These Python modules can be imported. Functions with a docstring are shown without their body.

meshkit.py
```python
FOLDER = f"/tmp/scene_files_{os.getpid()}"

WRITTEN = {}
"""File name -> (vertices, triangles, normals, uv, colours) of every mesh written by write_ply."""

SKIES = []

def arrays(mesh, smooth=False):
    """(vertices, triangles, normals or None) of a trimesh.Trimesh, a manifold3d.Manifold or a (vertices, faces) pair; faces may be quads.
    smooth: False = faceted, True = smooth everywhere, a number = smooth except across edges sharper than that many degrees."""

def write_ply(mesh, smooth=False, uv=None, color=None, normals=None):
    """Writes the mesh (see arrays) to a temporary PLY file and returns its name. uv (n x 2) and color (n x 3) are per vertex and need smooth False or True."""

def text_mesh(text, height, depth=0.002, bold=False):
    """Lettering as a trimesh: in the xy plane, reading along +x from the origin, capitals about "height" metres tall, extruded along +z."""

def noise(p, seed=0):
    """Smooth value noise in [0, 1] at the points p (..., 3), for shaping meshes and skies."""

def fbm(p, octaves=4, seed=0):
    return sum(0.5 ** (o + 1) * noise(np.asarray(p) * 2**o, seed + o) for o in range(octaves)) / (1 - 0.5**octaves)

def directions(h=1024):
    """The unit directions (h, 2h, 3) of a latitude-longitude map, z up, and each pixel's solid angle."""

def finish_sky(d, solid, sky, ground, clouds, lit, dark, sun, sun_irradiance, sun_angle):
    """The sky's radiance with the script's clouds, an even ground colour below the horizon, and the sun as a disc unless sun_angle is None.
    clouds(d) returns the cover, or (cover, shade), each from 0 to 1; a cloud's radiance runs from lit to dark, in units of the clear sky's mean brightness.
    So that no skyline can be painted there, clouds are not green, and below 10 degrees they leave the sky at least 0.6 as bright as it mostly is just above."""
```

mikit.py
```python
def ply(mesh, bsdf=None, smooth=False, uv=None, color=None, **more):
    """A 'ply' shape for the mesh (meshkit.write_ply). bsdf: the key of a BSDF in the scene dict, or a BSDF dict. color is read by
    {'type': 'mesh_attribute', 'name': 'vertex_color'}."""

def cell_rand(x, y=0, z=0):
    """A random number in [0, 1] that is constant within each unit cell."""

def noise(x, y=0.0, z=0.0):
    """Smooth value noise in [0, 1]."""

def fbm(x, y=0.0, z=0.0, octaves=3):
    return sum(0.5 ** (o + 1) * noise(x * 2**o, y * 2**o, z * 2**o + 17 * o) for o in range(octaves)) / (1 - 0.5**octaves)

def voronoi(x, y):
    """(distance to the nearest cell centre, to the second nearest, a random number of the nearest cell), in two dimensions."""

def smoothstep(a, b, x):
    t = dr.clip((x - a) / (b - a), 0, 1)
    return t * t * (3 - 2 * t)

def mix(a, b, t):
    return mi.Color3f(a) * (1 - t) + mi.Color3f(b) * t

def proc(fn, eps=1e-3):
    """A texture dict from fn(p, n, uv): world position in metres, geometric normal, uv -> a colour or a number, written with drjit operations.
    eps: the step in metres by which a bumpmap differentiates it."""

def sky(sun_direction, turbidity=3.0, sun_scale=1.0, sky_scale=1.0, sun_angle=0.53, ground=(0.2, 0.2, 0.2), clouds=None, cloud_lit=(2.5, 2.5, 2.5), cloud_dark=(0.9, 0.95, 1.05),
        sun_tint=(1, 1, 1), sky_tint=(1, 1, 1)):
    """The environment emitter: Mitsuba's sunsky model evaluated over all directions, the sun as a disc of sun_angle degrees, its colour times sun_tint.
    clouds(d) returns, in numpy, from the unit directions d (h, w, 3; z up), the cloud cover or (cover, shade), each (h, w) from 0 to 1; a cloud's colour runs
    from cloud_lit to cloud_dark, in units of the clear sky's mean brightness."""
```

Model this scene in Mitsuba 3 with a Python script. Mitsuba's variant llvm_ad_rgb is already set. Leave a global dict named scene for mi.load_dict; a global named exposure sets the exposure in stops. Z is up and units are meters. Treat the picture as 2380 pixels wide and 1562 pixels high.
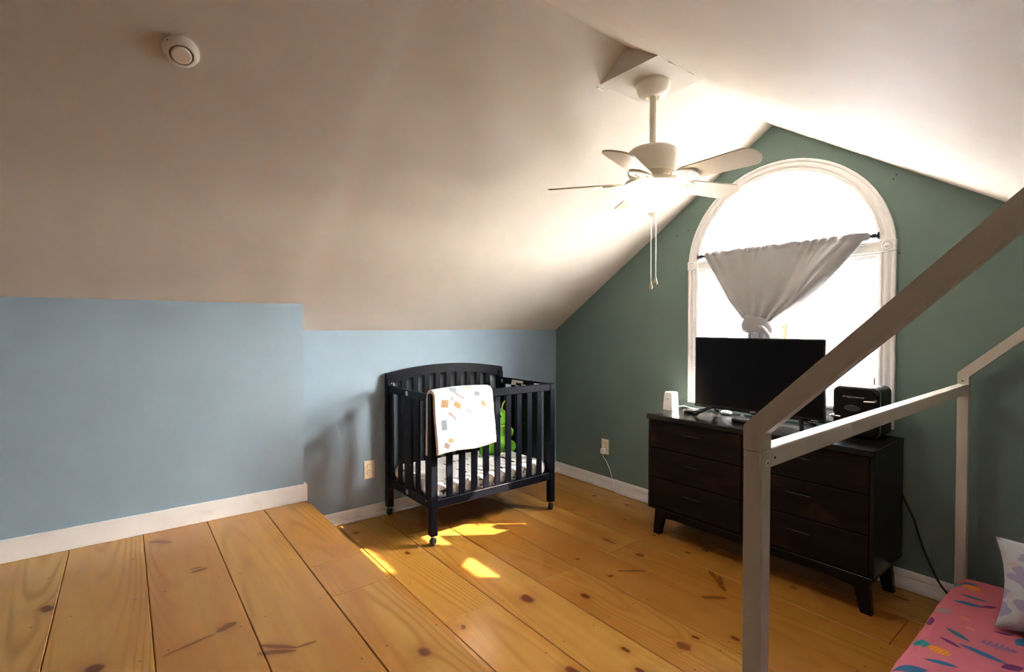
import math, numpy as np, trimesh, mitsuba as mi, mikit, meshkit, drjit as dr
from shapely.geometry import Polygon, Point, box as sbox
from shapely.ops import unary_union
T = mi.ScalarTransform4f
rng = np.random.default_rng(7)
scene, labels = {'type': 'scene'}, {}

# ---------------------------------------------------------------- camera, sky, sun, exposure
CAM = np.array([3.1932, -2.9941, 1.28]); YAW, PIT, FPX = -0.9065, -0.0185, 1152.86
FWD = np.array([math.sin(YAW) * math.cos(PIT), math.cos(YAW) * math.cos(PIT), math.sin(PIT)])
scene['camera'] = {'type': 'perspective', 'fov': 2 * math.degrees(math.atan(1190 / FPX)), 'fov_axis': 'x', 'near_clip': 0.02, 'far_clip': 500.0,
                   'to_world': T().look_at(origin=CAM.tolist(), target=(CAM + FWD).tolist(), up=[0, 0, 1])}
U = 1 / 64          # unit of light: small, so that the exposure below carries the brightness
SUN = (0.4640, 0.6450, 0.6072)
scene['sky'] = mikit.sky(SUN, turbidity=10.0, sun_scale=1.6 * U, sky_scale=4.8 * U, ground=(0.25, 0.25, 0.245), sky_tint=(0.92, 1.0, 1.10),
                         clouds=lambda d: np.clip(0.26 + 0.6 * (meshkit.fbm(d * 3.0 + 5, 4, 3) - 0.45), 0.1, 0.8), cloud_lit=(4.0, 4.1, 4.3), cloud_dark=(2.4, 2.5, 2.6))
LAMP = tuple(U * x for x in (0.66, 0.61, 0.52))
scene['sky']['sampling_weight'] = 3.0
exposure = 11.8

# ---------------------------------------------------------------- helpers
def col(*c): return {'type': 'rgb', 'value': list(c)}
def mat(name, base, rough=0.6, spec=0.4, metallic=0.0, two=True, **kw):
    b = {'type': 'principled', 'base_color': base if isinstance(base, dict) else col(*base), 'roughness': rough if isinstance(rough, dict) else float(rough), 'specular': float(spec), 'metallic': float(metallic), **kw}
    scene[name] = {'type': 'twosided', 'bsdf': b} if two else b
    return name
used = {}
def free(key):
    used[key] = used.get(key, -1) + 1
    return key if used[key] == 0 else f'{key}_{used[key]:03d}'
def add(key, mesh, m, label=None, cat=None, group=None, kind=None, smooth=False, uv=None, **more):
    key = free(key)
    scene[key] = mikit.ply(mesh, m, smooth=smooth, uv=uv, **more)
    tag(key, label, cat, group, kind)
    return key
def tag(key, label=None, cat=None, group=None, kind=None):
    d = {k: v for k, v in (('label', label), ('category', cat), ('group', group), ('kind', kind)) if v}
    if d: labels[key] = d
def bx(x0, x1, y0, y1, z0, z1, b=0.002):
    lo, hi = np.array([x0, y0, z0], float), np.array([x1, y1, z1], float)
    b = min(b, 0.45 * (hi - lo).min()); p = []
    for s in np.ndindex(2, 2, 2):
        c = np.where(np.array(s) == 0, lo, hi); d = np.where(np.array(s) == 0, b, -b)
        for k in range(3):
            q = c + d; q[k] = c[k]; p.append(q)
    return trimesh.convex.convex_hull(np.array(p))
def rbox(x0, x1, y0, y1, z0, z1, r, n=3):
    s = trimesh.creation.icosphere(subdivisions=n, radius=r); p = []
    for c in np.ndindex(2, 2, 2):
        ctr = [(x0 + r, x1 - r)[c[0]], (y0 + r, y1 - r)[c[1]], (z0 + r, z1 - r)[c[2]]]
        p.append(s.vertices + ctr)
    return trimesh.convex.convex_hull(np.vstack(p))
def cat_(*ms): return trimesh.util.concatenate(list(ms))
def spline(pts, n=12):
    p = np.array(pts, float); p = np.vstack([2 * p[0] - p[1], p, 2 * p[-1] - p[-2]]); out = []
    for i in range(1, len(p) - 2):
        for t in np.linspace(0, 1, n, endpoint=False):
            a, b, c, d = p[i - 1:i + 3]
            out.append(0.5 * ((2 * b) + (c - a) * t + (2 * a - 5 * b + 4 * c - d) * t * t + (3 * b - a - 3 * c + d) * t ** 3))
    return np.array(out + [p[-2]])
def tube(path, r, n=10):
    P = np.array(path, float); k = len(P); r = np.broadcast_to(r, k); t = np.gradient(P, axis=0); t /= np.linalg.norm(t, axis=1, keepdims=True)
    u = np.cross(t[0], [0.31, 0.22, 0.93]); u /= np.linalg.norm(u); V = []
    for i in range(k):
        u = u - t[i] * (u @ t[i]); u /= np.linalg.norm(u); w = np.cross(t[i], u)
        a = np.arange(n) * 2 * np.pi / n
        V.append(P[i] + r[i] * (np.cos(a)[:, None] * u + np.sin(a)[:, None] * w))
    V = np.vstack(V + [P[:1], P[-1:]]); F = []
    for i in range(k - 1):
        for j in range(n):
            a, b = i * n + j, i * n + (j + 1) % n
            F += [[a, b, b + n], [a, b + n, a + n]]
    for j in range(n):
        F += [[k * n, (j + 1) % n, j], [k * n + 1, (k - 1) * n + j, (k - 1) * n + (j + 1) % n]]
    return trimesh.Trimesh(V, F, process=False)
def lathe(prof, n=48, at=(0, 0, 0)):
    m = trimesh.creation.revolve(np.array(prof, float), sections=n); m.apply_translation(at); return m
def ball(c, r, s=3, sc=(1, 1, 1)):
    m = trimesh.creation.icosphere(subdivisions=s, radius=r); m.apply_scale(sc); m.apply_translation(c); return m
def cyl(a, b, r, n=24):
    return tube(np.linspace(a, b, 2), r, n)
def prism(poly, axis, a, b):
    """shapely polygon extruded along an axis: 'y' takes (x, z), 'x' takes (y, z), 'z' takes (x, y)."""
    m = trimesh.creation.extrude_polygon(poly, b - a, engine='earcut'); v = m.vertices.copy(); v[:, 2] += a
    v = {'z': v, 'y': v[:, [0, 2, 1]], 'x': v[:, [2, 0, 1]]}[axis]
    f = m.faces[:, ::-1] if axis == 'y' else m.faces
    return trimesh.Trimesh(v, f, process=False)
def rot(m, deg, ax, about=(0, 0, 0)):
    m.apply_transform(trimesh.transformations.rotation_matrix(math.radians(deg), ax, about)); return m
def grid(fn, nu, nv, uvscale=(1, 1)):
    u, v = np.meshgrid(np.linspace(0, 1, nu), np.linspace(0, 1, nv), indexing='ij')
    P = fn(u, v).reshape(-1, 3); F = []
    i, j = np.meshgrid(np.arange(nu - 1), np.arange(nv - 1), indexing='ij'); a = (i * nv + j).ravel()
    F = np.vstack([np.stack([a, a + nv, a + nv + 1], 1), np.stack([a, a + nv + 1, a + 1], 1)])
    return P, F, np.stack([u.ravel() * uvscale[0], v.ravel() * uvscale[1]], 1)
def thick(fn, nu, nv, t):
    """a cloth sheet of thickness t, closed all round; returns (mesh, uv)."""
    P, F, uv = grid(fn, nu, nv)
    m = trimesh.Trimesh(P, F, process=False); N = np.array(m.vertex_normals); n = len(P)
    V = np.vstack([P + N * t / 2, P - N * t / 2]); idx = np.arange(n).reshape(nu, nv)
    loop = np.concatenate([idx[:-1, 0], idx[-1, :-1], idx[:0:-1, -1], idx[0, :0:-1]]); nx = np.roll(loop, -1)
    S = np.vstack([np.stack([loop, loop + n, nx + n], 1), np.stack([loop, nx + n, nx], 1)])
    return trimesh.Trimesh(V, np.vstack([F, F[:, ::-1] + n, S]), process=False), np.vstack([uv, uv])
noise3 = lambda p, s=0: meshkit.fbm(np.asarray(p), 3, s) - 0.5

# ---------------------------------------------------------------- materials
S, N_, FB, mixc = mikit.smoothstep, mikit.noise, mikit.fbm, mikit.mix
def paint(c, amt=0.05, f=7.0):
    def fn(p, n, uv):
        k = FB(p.x * f, p.y * f, p.z * f, 3)
        return mi.Color3f(*c) * (1 - amt + 2 * amt * k)
    return mikit.proc(fn)
mat('paint_ceiling', paint((0.55, 0.498, 0.430), 0.03, 5), 0.75, 0.25)
mat('paint_blue', paint((0.225, 0.300, 0.362), 0.03, 9), 0.6, 0.3)
mat('paint_green', paint((0.122, 0.176, 0.153), 0.04, 9), 0.6, 0.3)
mat('paint_rear', (0.20, 0.19, 0.18), 0.8, 0.2)
def trim_fn(p, n, uv):
    k = S(0.62, 0.78, FB(p.x * 9, p.y * 9, p.z * 9, 4))
    sc = S(0.72, 0.80, FB(p.x * 30, p.y * 30, p.z * 60, 3))
    return mixc(mixc((0.68, 0.665, 0.65), (0.61, 0.585, 0.55), k), (0.62, 0.57, 0.49), sc * 0.35)
mat('trim_white', mikit.proc(trim_fn), 0.35, 0.5)
mat('white_sash', (0.82, 0.82, 0.80), 0.35, 0.5)
mat('fan_white', (0.74, 0.69, 0.58), 0.38, 0.4)
mat('blade_cream', (0.50, 0.43, 0.32), 0.45, 0.3)
mat('bed_white', paint((0.43, 0.39, 0.33), 0.03, 15), 0.42, 0.45)
scene['pane_glass'] = {'type': 'thindielectric', 'int_ior': 1.5}

KNOTS = [  # a dark knot or spike from end A to end B with radius r: world x, y (the marks of this floor)
 (1.408,-1.514,1.428,-1.514,.030),(1.560,-1.279,1.580,-1.279,.017),(.626,-1.744,.64,-1.744,.013),(.165,-1.871,.205,-1.871,.018),
 (2.045,-1.239,2.095,-1.243,.021),(1.933,-1.442,1.95,-1.442,.012),(1.44,-.732,1.485,-.728,.014),(1.18,-.721,1.285,-.727,.008),
 (1.269,-1.034,1.29,-1.04,.008),(1.515,-1.043,1.52,-1.03,.010),(1.504,-.969,1.594,-.854,.006),(1.80,-.585,1.864,-.639,.009),
 (1.864,-.639,1.957,-.713,.008),(1.865,-.603,1.925,-.696,.012),(1.915,-.852,1.99,-.770,.011),(2.062,-1.153,2.075,-1.15,.010),
 (2.166,-1.03,2.18,-1.03,.012),(1.412,-1.864,1.425,-1.87,.010),(1.602,-.49,1.62,-.49,.009),(1.653,-.389,1.67,-.389,.008),
 (1.886,-1.695,1.92,-1.69,.018),(2.042,-1.496,2.06,-1.496,.013),(2.133,-.418,2.16,-.42,.009),(1.072,-.388,1.09,-.388,.007),
 (1.334,-.443,1.36,-.443,.010),(2.47,-.119,2.53,-.119,.012),(.541,-1.207,.555,-1.207,.008),(.9,-.16,.93,-.16,.010),(.62,-.2,.65,-.2,.009),
 (1.848,-2.283,1.853,-2.283,.020),(.81,-3.223,.83,-3.215,.019),(1.323,-3.076,1.33,-3.07,.022),(.372,-2.905,.440,-2.836,.013),
 (.830,-2.790,.825,-2.735,.009),(.795,-2.79,.80,-2.75,.004),(1.344,-2.765,1.322,-2.710,.013),(1.382,-2.911,1.350,-2.773,.004),
 (1.505,-2.672,1.587,-2.583,.007),(1.545,-2.683,1.60,-2.59,.008),(1.587,-2.583,1.592,-2.526,.004),(.20,-2.215,.335,-2.165,.005),
]
def pine(p, n, uv):
    k = dr.floor(uv.x / 10.0)                         # one number per plank
    u, v = uv.x, uv.y
    r1, r2, r3 = mikit.cell_rand(k, 1), mikit.cell_rand(k, 2), mikit.cell_rand(k, 3)
    core, halo, warp = mi.Float(0), mi.Float(0), mi.Float(0)
    wob = 0.45 * (FB(p.x * 34, p.y * 34, k, 3) - 0.5)
    for ax, ay, bx_, by_, r in KNOTS:
        dx, dy = bx_ - ax, by_ - ay; L = math.hypot(dx, dy); L2 = L * L + 1e-9
        h = dr.clip(((p.x - ax) * dx + (p.y - ay) * dy) / L2, 0, 1)
        ex, ey = p.x - ax - h * dx, p.y - ay - h * dy
        taper = r * (0.30 + 1.0 * dr.sqrt(dr.maximum(4 * h * (1 - h), 0.0))) if L > 2.2 * r else r
        d = dr.sqrt(ex * ex * 0.8 + ey * ey) / taper + wob
        core = dr.maximum(core, (1.0 if L <= 2.2 * r else 0.72) * (1 - S(0.45, 1.25, d))); halo = dr.maximum(halo, dr.exp(-0.20 * d * d))
        warp = warp + dr.exp(-0.35 * d) * 0.16
    w = v + 0.050 * (N_(u * 0.9 + 31 * r1, k) - 0.5) + 0.010 * (N_(u * 5.0, v * 9.0, k) - 0.5)
    c0 = 0.05 + 0.16 * r1
    cath = (w - c0) * (w - c0) * 75 + (0.5 + 0.7 * r2) * u * (2 * dr.floor(r3 * 2) - 1) + 0.45 * FB(u * 0.8, v * 5, k, 3) + warp * 1.6
    ring = 0.5 + 0.5 * dr.sin(cath * 2 * math.pi * (2.2 + 2 * r3))
    ring = ring * ring * ring * S(0.35, 0.70, FB(u * 0.9 + 5, v * 6, k + 9, 2))
    fib = N_(u * 4.0, v * 330.0, k); fib2 = N_(u * 1.2, v * 70.0, k + 2)
    blotch = S(0.42, 0.72, FB(u * 1.3 + 3, v * 6.5, k + 4, 4)); streak = S(0.5, 0.8, FB(u * 0.5, v * 16, k + 6, 3))
    base = mixc((0.365, 0.188, 0.042), (0.275, 0.110, 0.020), 0.8 * S(0.35, 1.0, r2))
    base = mixc(base, (0.385, 0.215, 0.052), 0.7 * S(0.6, 1.0, r3) * (1 - S(0.35, 0.6, r2)))
    c = mixc(base, (0.220, 0.075, 0.012), 0.48 * ring + 0.10 * fib + 0.10 * fib2)
    c = mixc(c, (0.275, 0.095, 0.017), 0.42 * blotch + 0.25 * streak)
    c = mixc(c, (0.205, 0.060, 0.009), 0.45 * halo)
    c = mixc(c, (0.105, 0.024, 0.006), core)
    # nail heads in rows over the joists
    row = dr.round((p.x - 1.352) / 0.405)
    jx = p.x - 1.352 - 0.405 * row - 0.03 * (mikit.cell_rand(row, k, 4) - 0.5)
    jv = dr.minimum(dr.abs(v - 0.030 - 0.02 * mikit.cell_rand(row, k, 5)), dr.abs(v - 0.215 - 0.02 * mikit.cell_rand(row, k, 6)))
    return mixc(c, (0.035, 0.015, 0.007), 0.85 * (1 - S(0.0022, 0.0042, dr.sqrt(jx * jx + jv * jv))))
mat('pine_boards', mikit.proc(pine), 0.24, 0.35, clearcoat=0.08, clearcoat_gloss=0.9)
mat('subfloor_dark', (0.17, 0.085, 0.028), 0.8, 0.2)
def walnut(p, n, uv):
    g = FB(p.x * 3, p.y * 3, p.z * 30, 4); f = N_(p.x * 12, p.y * 12, p.z * 320); b = FB(p.x * 4.0, p.y * 4, p.z * 5 + 3, 3)
    c = mixc((0.0045, 0.003, 0.0026), (0.012, 0.0065, 0.0045), S(0.3, 0.7, g) * (0.4 + 0.6 * f))
    return mixc(c, (0.034, 0.0125, 0.006), 0.7 * S(0.52, 0.75, b))
mat('walnut', mikit.proc(walnut), 0.5, 0.07)
mat('dresser_dark', (0.005, 0.0045, 0.0045), 0.26, 0.12)
mat('black_groove', (0.006, 0.006, 0.006), 0.8, 0.1)
def crib_fn(p, n, uv):
    w = S(0.80, 0.84, FB(p.x * 60, p.y * 60, p.z * 60, 3))
    return mixc((0.0035, 0.0042, 0.0075), (0.20, 0.19, 0.18), w * 0.7)
mat('crib_black', mikit.proc(crib_fn), 0.36, 0.10)
mat('handle_black', (0.02, 0.019, 0.018), 0.35, 0.4)
mat('silver', (0.62, 0.60, 0.56), 0.32, 0.5, 1.0)
mat('brass_worn', (0.46, 0.40, 0.28), 0.4, 0.5, 0.9)
mat('black_plastic', (0.006, 0.006, 0.007), 0.42, 0.25)
mat('black_gloss', (0.005, 0.005, 0.006), 0.14, 0.2)
mat('badge_dark', (0.03, 0.032, 0.036), 0.2, 0.3)
mat('screen_black', (0.003, 0.003, 0.004), 0.14, 0.10)
mat('rubber_black', (0.012, 0.011, 0.011), 0.6, 0.3)
mat('white_plastic', (0.80, 0.80, 0.81), 0.3, 0.5)
mat('grey_print', (0.33, 0.32, 0.36), 0.5, 0.3)
mat('ivory_plastic', (0.78, 0.66, 0.48), 0.35, 0.5)
mat('beige_plastic', (0.62, 0.55, 0.42), 0.4, 0.5)
mat('label_paper', (0.62, 0.60, 0.56), 0.7, 0.2)
mat('rust_brown', paint((0.14, 0.075, 0.04), 0.5, 60), 0.6, 0.4)
mat('tan_wood', paint((0.42, 0.23, 0.11), 0.2, 40), 0.5, 0.4)
mat('detector_white', (0.72, 0.66, 0.58), 0.5, 0.4)
mat('detector_gap', (0.22, 0.20, 0.18), 0.7, 0.2)
def cloth_fn(c, amt=0.06):
    def fn(p, n, uv):
        k = N_(p.x * 700, p.y * 700, p.z * 700) * 0.5 + 0.5 * FB(p.x * 20, p.y * 20, p.z * 20, 3)
        return mi.Color3f(*c) * (1 - amt + 2 * amt * k)
    return mikit.proc(fn)
mat('curtain_grey', cloth_fn((0.265, 0.258, 0.260)), 0.85, 0.2, sheen=0.3)
mat('plush_green', cloth_fn((0.17, 0.42, 0.045), 0.1), 0.9, 0.15, sheen=0.4)
mat('plush_lime', cloth_fn((0.42, 0.52, 0.10), 0.08), 0.9, 0.15, sheen=0.4)
def sheet_fn(p, n, uv):   # white sheet with short dark brush strokes
    a = N_(p.x * 16, p.y * 60, p.z * 60 + 3); b = N_(p.x * 45 + 7, p.y * 16, 2.0)
    m = S(0.72, 0.80, a) * S(0.30, 0.5, b)
    return mixc((0.78, 0.77, 0.77), (0.06, 0.06, 0.08), m)
mat('crib_sheet', mikit.proc(sheet_fn), 0.85, 0.2)
def blanket_fn(p, n, uv):  # cream blanket with small printed patches; uv: u across, v down
    x, y = uv.x, uv.y
    c = mi.Color3f(0.56, 0.505, 0.45) * (0.95 + 0.1 * N_(x * 300, y * 300))
    rects = [(.13,.80,.045,.075,0,(.20,.34,.46)), (.33,.56,.06,.05,.5,(.21,.33,.45)), (.16,.65,.06,.055,.2,(.55,.26,.07)), (.36,.67,.065,.04,.6,(.60,.32,.08)),
             (.27,.745,.085,.015,.75,(.50,.28,.24)), (.42,.61,.085,.015,.5,(.42,.33,.34)), (.66,.80,.07,.012,.35,(.60,.46,.12)), (.82,.83,.05,.022,-.2,(.36,.40,.48)),
             (.22,.92,.05,.03,.3,(.55,.42,.16)), (.15,.95,.05,.035,.6,(.42,.24,.20)), (.38,.945,.035,.05,.1,(.16,.18,.26)), (.28,.62,.03,.03,.4,(.45,.50,.56)),
             (.55,.72,.05,.02,.6,(.48,.50,.54)), (.72,.60,.05,.03,.2,(.22,.34,.45)), (.82,.68,.05,.03,.9,(.56,.30,.10)), (.6,.55,.05,.02,.3,(.56,.42,.14)),
             (.3,.2,.06,.05,.3,(.2,.34,.46)), (.6,.25,.06,.05,.8,(.55,.28,.08)), (.75,.12,.08,.02,.4,(.5,.3,.24)), (.2,.33,.07,.02,.9,(.5,.46,.2))]
    for cx, cy, hw, hh, a, k in rects:
        dx, dy = x - cx, (y - cy) * 1.9
        ex, ey = dx * math.cos(a) + dy * math.sin(a), dy * math.cos(a) - dx * math.sin(a)
        m = (1 - S(hw * .85, hw, dr.abs(ex))) * (1 - S(hh * .85, hh, dr.abs(ey)))
        c = mixc(c, [q * 0.42 for q in k], 0.85 * m)
    return c
mat('blanket_cream', mikit.proc(blanket_fn), 0.9, 0.15, sheen=0.5)
PRINT = []   # kind, x, y, angle, half length, half width, colour
TEAL, BLUE, NAVY, PURP, ORAN, GREY = (.022,.095,.13), (.022,.085,.165), (.03,.035,.10), (.10,.022,.085), (.45,.135,.014), (.20,.20,.21)
for a in [(2.806,-.722,-.52,.042,.013,TEAL),(2.79,-.34,.17,.046,.011,TEAL),(2.806,-.953,.36,.044,.012,BLUE),(2.785,-.417,.4,.048,.016,BLUE),(2.835,-.385,.9,.035,.011,PURP),
          (2.722,-.675,-1.4,.045,.012,PURP),(2.88,-.79,-.05,.064,.015,BLUE),(2.80,-.80,-.4,.035,.010,PURP),(2.955,-.57,1.2,.05,.022,BLUE),(2.90,-.565,.6,.03,.009,PURP),
          (2.75,-1.055,.6,.05,.02,BLUE),(2.75,-.20,.1,.03,.012,TEAL),(2.95,-.80,1.0,.04,.016,PURP),(2.98,-.95,.3,.045,.013,TEAL),(2.90,-1.05,-.6,.045,.013,TEAL),
          (3.1,-.7,.7,.05,.015,BLUE),(3.05,-1.1,.2,.05,.015,PURP),(3.25,-.9,1.1,.05,.015,TEAL),(3.2,-1.3,.5,.05,.015,BLUE),(2.85,-1.3,.9,.05,.015,PURP),(2.95,-1.5,-.3,.05,.015,TEAL),(3.3,-1.6,.3,.05,.015,BLUE)]:
    PRINT.append(('leaf',) + a)
for x, y, an in ((2.788,-.881,-.25), (2.765,-.238,-.2), (3.06,-.9,.6), (2.95,-1.25,.3), (3.2,-1.1,-.4)): PRINT.append(('pine', x, y, an, .030, .022, ORAN))
for x, y in ((2.735,-.56), (3.0,-.7), (2.85,-1.15)): PRINT.append(('dot', x, y, 0, .026, .026, GREY))
for x, y in ((2.799,-.565), (2.825,-.64), (2.93,-.9), (2.87,-.48)): PRINT.append(('ring', x, y, 0, .013, .013, (.55,.16,.06)))
PRINT += [('fern', 2.905, -.690, .42, .050, .026, (.11,.10,.20)), ('fern', 3.12, -1.2, 1.0, .06, .03, (.11,.10,.20))]
def spread_fn(p, n, uv):
    c = mixc((0.42, 0.105, 0.130), (0.37, 0.088, 0.11), FB(p.x * 14, p.y * 14, p.z * 14, 3))
    for kind, x, y, a, L, w, k in PRINT:
        dx, dy = p.x - x, p.y - y
        ex, ey = (dx * math.cos(a) + dy * math.sin(a)) / L, (dy * math.cos(a) - dx * math.sin(a)) / w
        if kind == 'leaf':
            m = 1 - S(0.85, 1.05, dr.abs(ey) + ex * ex)
        elif kind == 'pine':
            m = 1 - S(0.9, 1.06, ex * ex + ey * ey)
            cx, cy = ex + 1.75, ey
            th = dr.atan2(cy, cx); rr = dr.sqrt(cx * cx + cy * cy * 0.6)
            cr = (1 - S(0.55, 0.75, rr / (0.75 + 0.45 * dr.abs(dr.cos(th * 3.5))) / 1.15))
            c = mixc(c, (.02, .18, .18), cr)
            k = mixc(k, (.70, .30, .05), 0.6 * S(0.2, 0.6, dr.sin(ex * 9 + ey * 9) * dr.sin(ex * 9 - ey * 9)))
        elif kind == 'ring':
            m = 0.6 * (1 - S(0.18, 0.4, dr.abs(dr.sqrt(ex * ex + ey * ey) - 0.7)))
        elif kind == 'fern':
            m = (1 - S(0.9, 1.0, dr.abs(ex))) * (1 - S(0.8, 1.0, dr.abs(ey) / dr.maximum(1.05 - ex * ex, 0.01))) * dr.maximum(S(0.0, 0.35, dr.sin((ex * 1.0 - dr.abs(ey) * 0.35) * 21)), 1 - S(0.05, 0.12, dr.abs(ey)))
        else:
            m = 0.75 * (1 - S(0.8, 1.05, ex * ex + ey * ey + 0.25 * dr.sin(5 * dr.atan2(ey, ex))))
        c = mixc(c, k, m)
    return c
mat('bedspread_pink', mikit.proc(spread_fn), 0.9, 0.15, sheen=0.3)
def pillow_fn(p, n, uv):
    b = FB(p.x * 17 + 2, p.y * 17, p.z * 26, 3); b2 = FB(p.x * 22 + 8, p.y * 22, p.z * 22 + 4, 3)
    c = mixc((0.33, 0.325, 0.325), (0.18, 0.155, 0.26), 0.8 * S(0.57, 0.63, b))
    return mixc(c, (0.33, 0.21, 0.23), 0.5 * S(0.66, 0.72, b2))
mat('pillow_print', mikit.proc(pillow_fn), 0.9, 0.15)

# ---------------------------------------------------------------- room shell
ZK, AX, AZ = 1.256, 1.836, 2.455
SL = (AZ - ZK) / AX
RX, RY = 2 * AX, -4.7            # right kneewall, rear wall
PX, PY, PZ = 0.2407, -2.185, 0.287   # platform: left wall, front edge, height
WX, WZ, RI, RO = 1.870, 1.667, 0.497, 0.566     # window axis, arch centre, inner and outer casing radius
WB = 0.865                                       # bottom of the opening
def arc(r, a0, a1, n=48): return [(WX + r * math.cos(a), WZ + r * math.sin(a)) for a in np.linspace(a0, a1, n)]
hole = Polygon([(WX + RI, WB)] + arc(RI, 0, math.pi) + [(WX - RI, WB)])
gable = Polygon([(-0.15, -0.12), (RX + 0.15, -0.12), (RX + 0.15, ZK + 0.1), (AX, AZ + 0.2), (-0.15, ZK + 0.1)])
add('wall_back', prism(gable.difference(hole), 'y', 0, 0.15), 'paint_green', 'sage green gable wall with the arched window', kind='structure')
add('wall_left', bx(-0.12, 0, PY - 0.008, 0.0, -0.1, ZK + 0.06, 0.0005), 'paint_blue', 'low pale blue knee wall behind the crib', kind='structure')
add('wall_left', bx(-0.12, PX, RY, PY - 0.008, -0.1, ZK + SL * PX + 0.03, 0.0005), 'paint_blue', 'pale blue knee wall above the raised platform', kind='structure')
add('wall_right', bx(RX, RX + 0.12, RY, 0, -0.1, ZK + 0.06, 0.0005), 'paint_green', 'low green knee wall beside the bed', kind='structure')
rear = Polygon([(-0.15, -0.12), (RX + 0.15, -0.12), (RX + 0.15, ZK + 0.1), (AX, AZ + 0.2), (-0.15, ZK + 0.1)])
add('wall_rear', prism(rear, 'y', RY - 0.12, RY), 'paint_rear', kind='structure')
def slab(x0, x1, d0, d1): return [(x0, ZK + SL * min(x0, RX - x0) + d0), (x1, ZK + SL * min(x1, RX - x1) + d0), (x1, ZK + SL * min(x1, RX - x1) + d1), (x0, ZK + SL * min(x0, RX - x0) + d1)]
ceil = prism(Polygon(slab(-0.15, AX, 0, 0.12)), 'y', RY, 0.0)
add('ceiling', ceil, 'paint_ceiling', 'sloping white ceiling on the left of the ridge', kind='structure')
add('ceiling', prism(Polygon(slab(AX, RX + 0.15, 0, 0.12)), 'y', RY, 0.0), 'paint_ceiling', 'sloping white ceiling on the right of the ridge', kind='structure')
# the drywall of the platform bay stands a few millimetres proud and ends in a feathered seam
th = math.atan(SL)
P_, F_, _ = grid(lambda u, v: np.stack([PX - 0.02 + u * (AX - PX + 0.02), np.where(v < 0.5, RY + v * 2 * (PY - 0.09 - RY), PY - 0.09 + (v - 0.5) * 2 * 0.09),
     ZK + SL * (PX - 0.02 + u * (AX - PX + 0.02)) - 0.006 * np.clip((1 - v) * 2, 0, 1) + 0.0003], -1), 2, 5)
add('ceiling__drywall_seam', (P_, F_[:, ::-1]), 'paint_ceiling')
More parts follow.
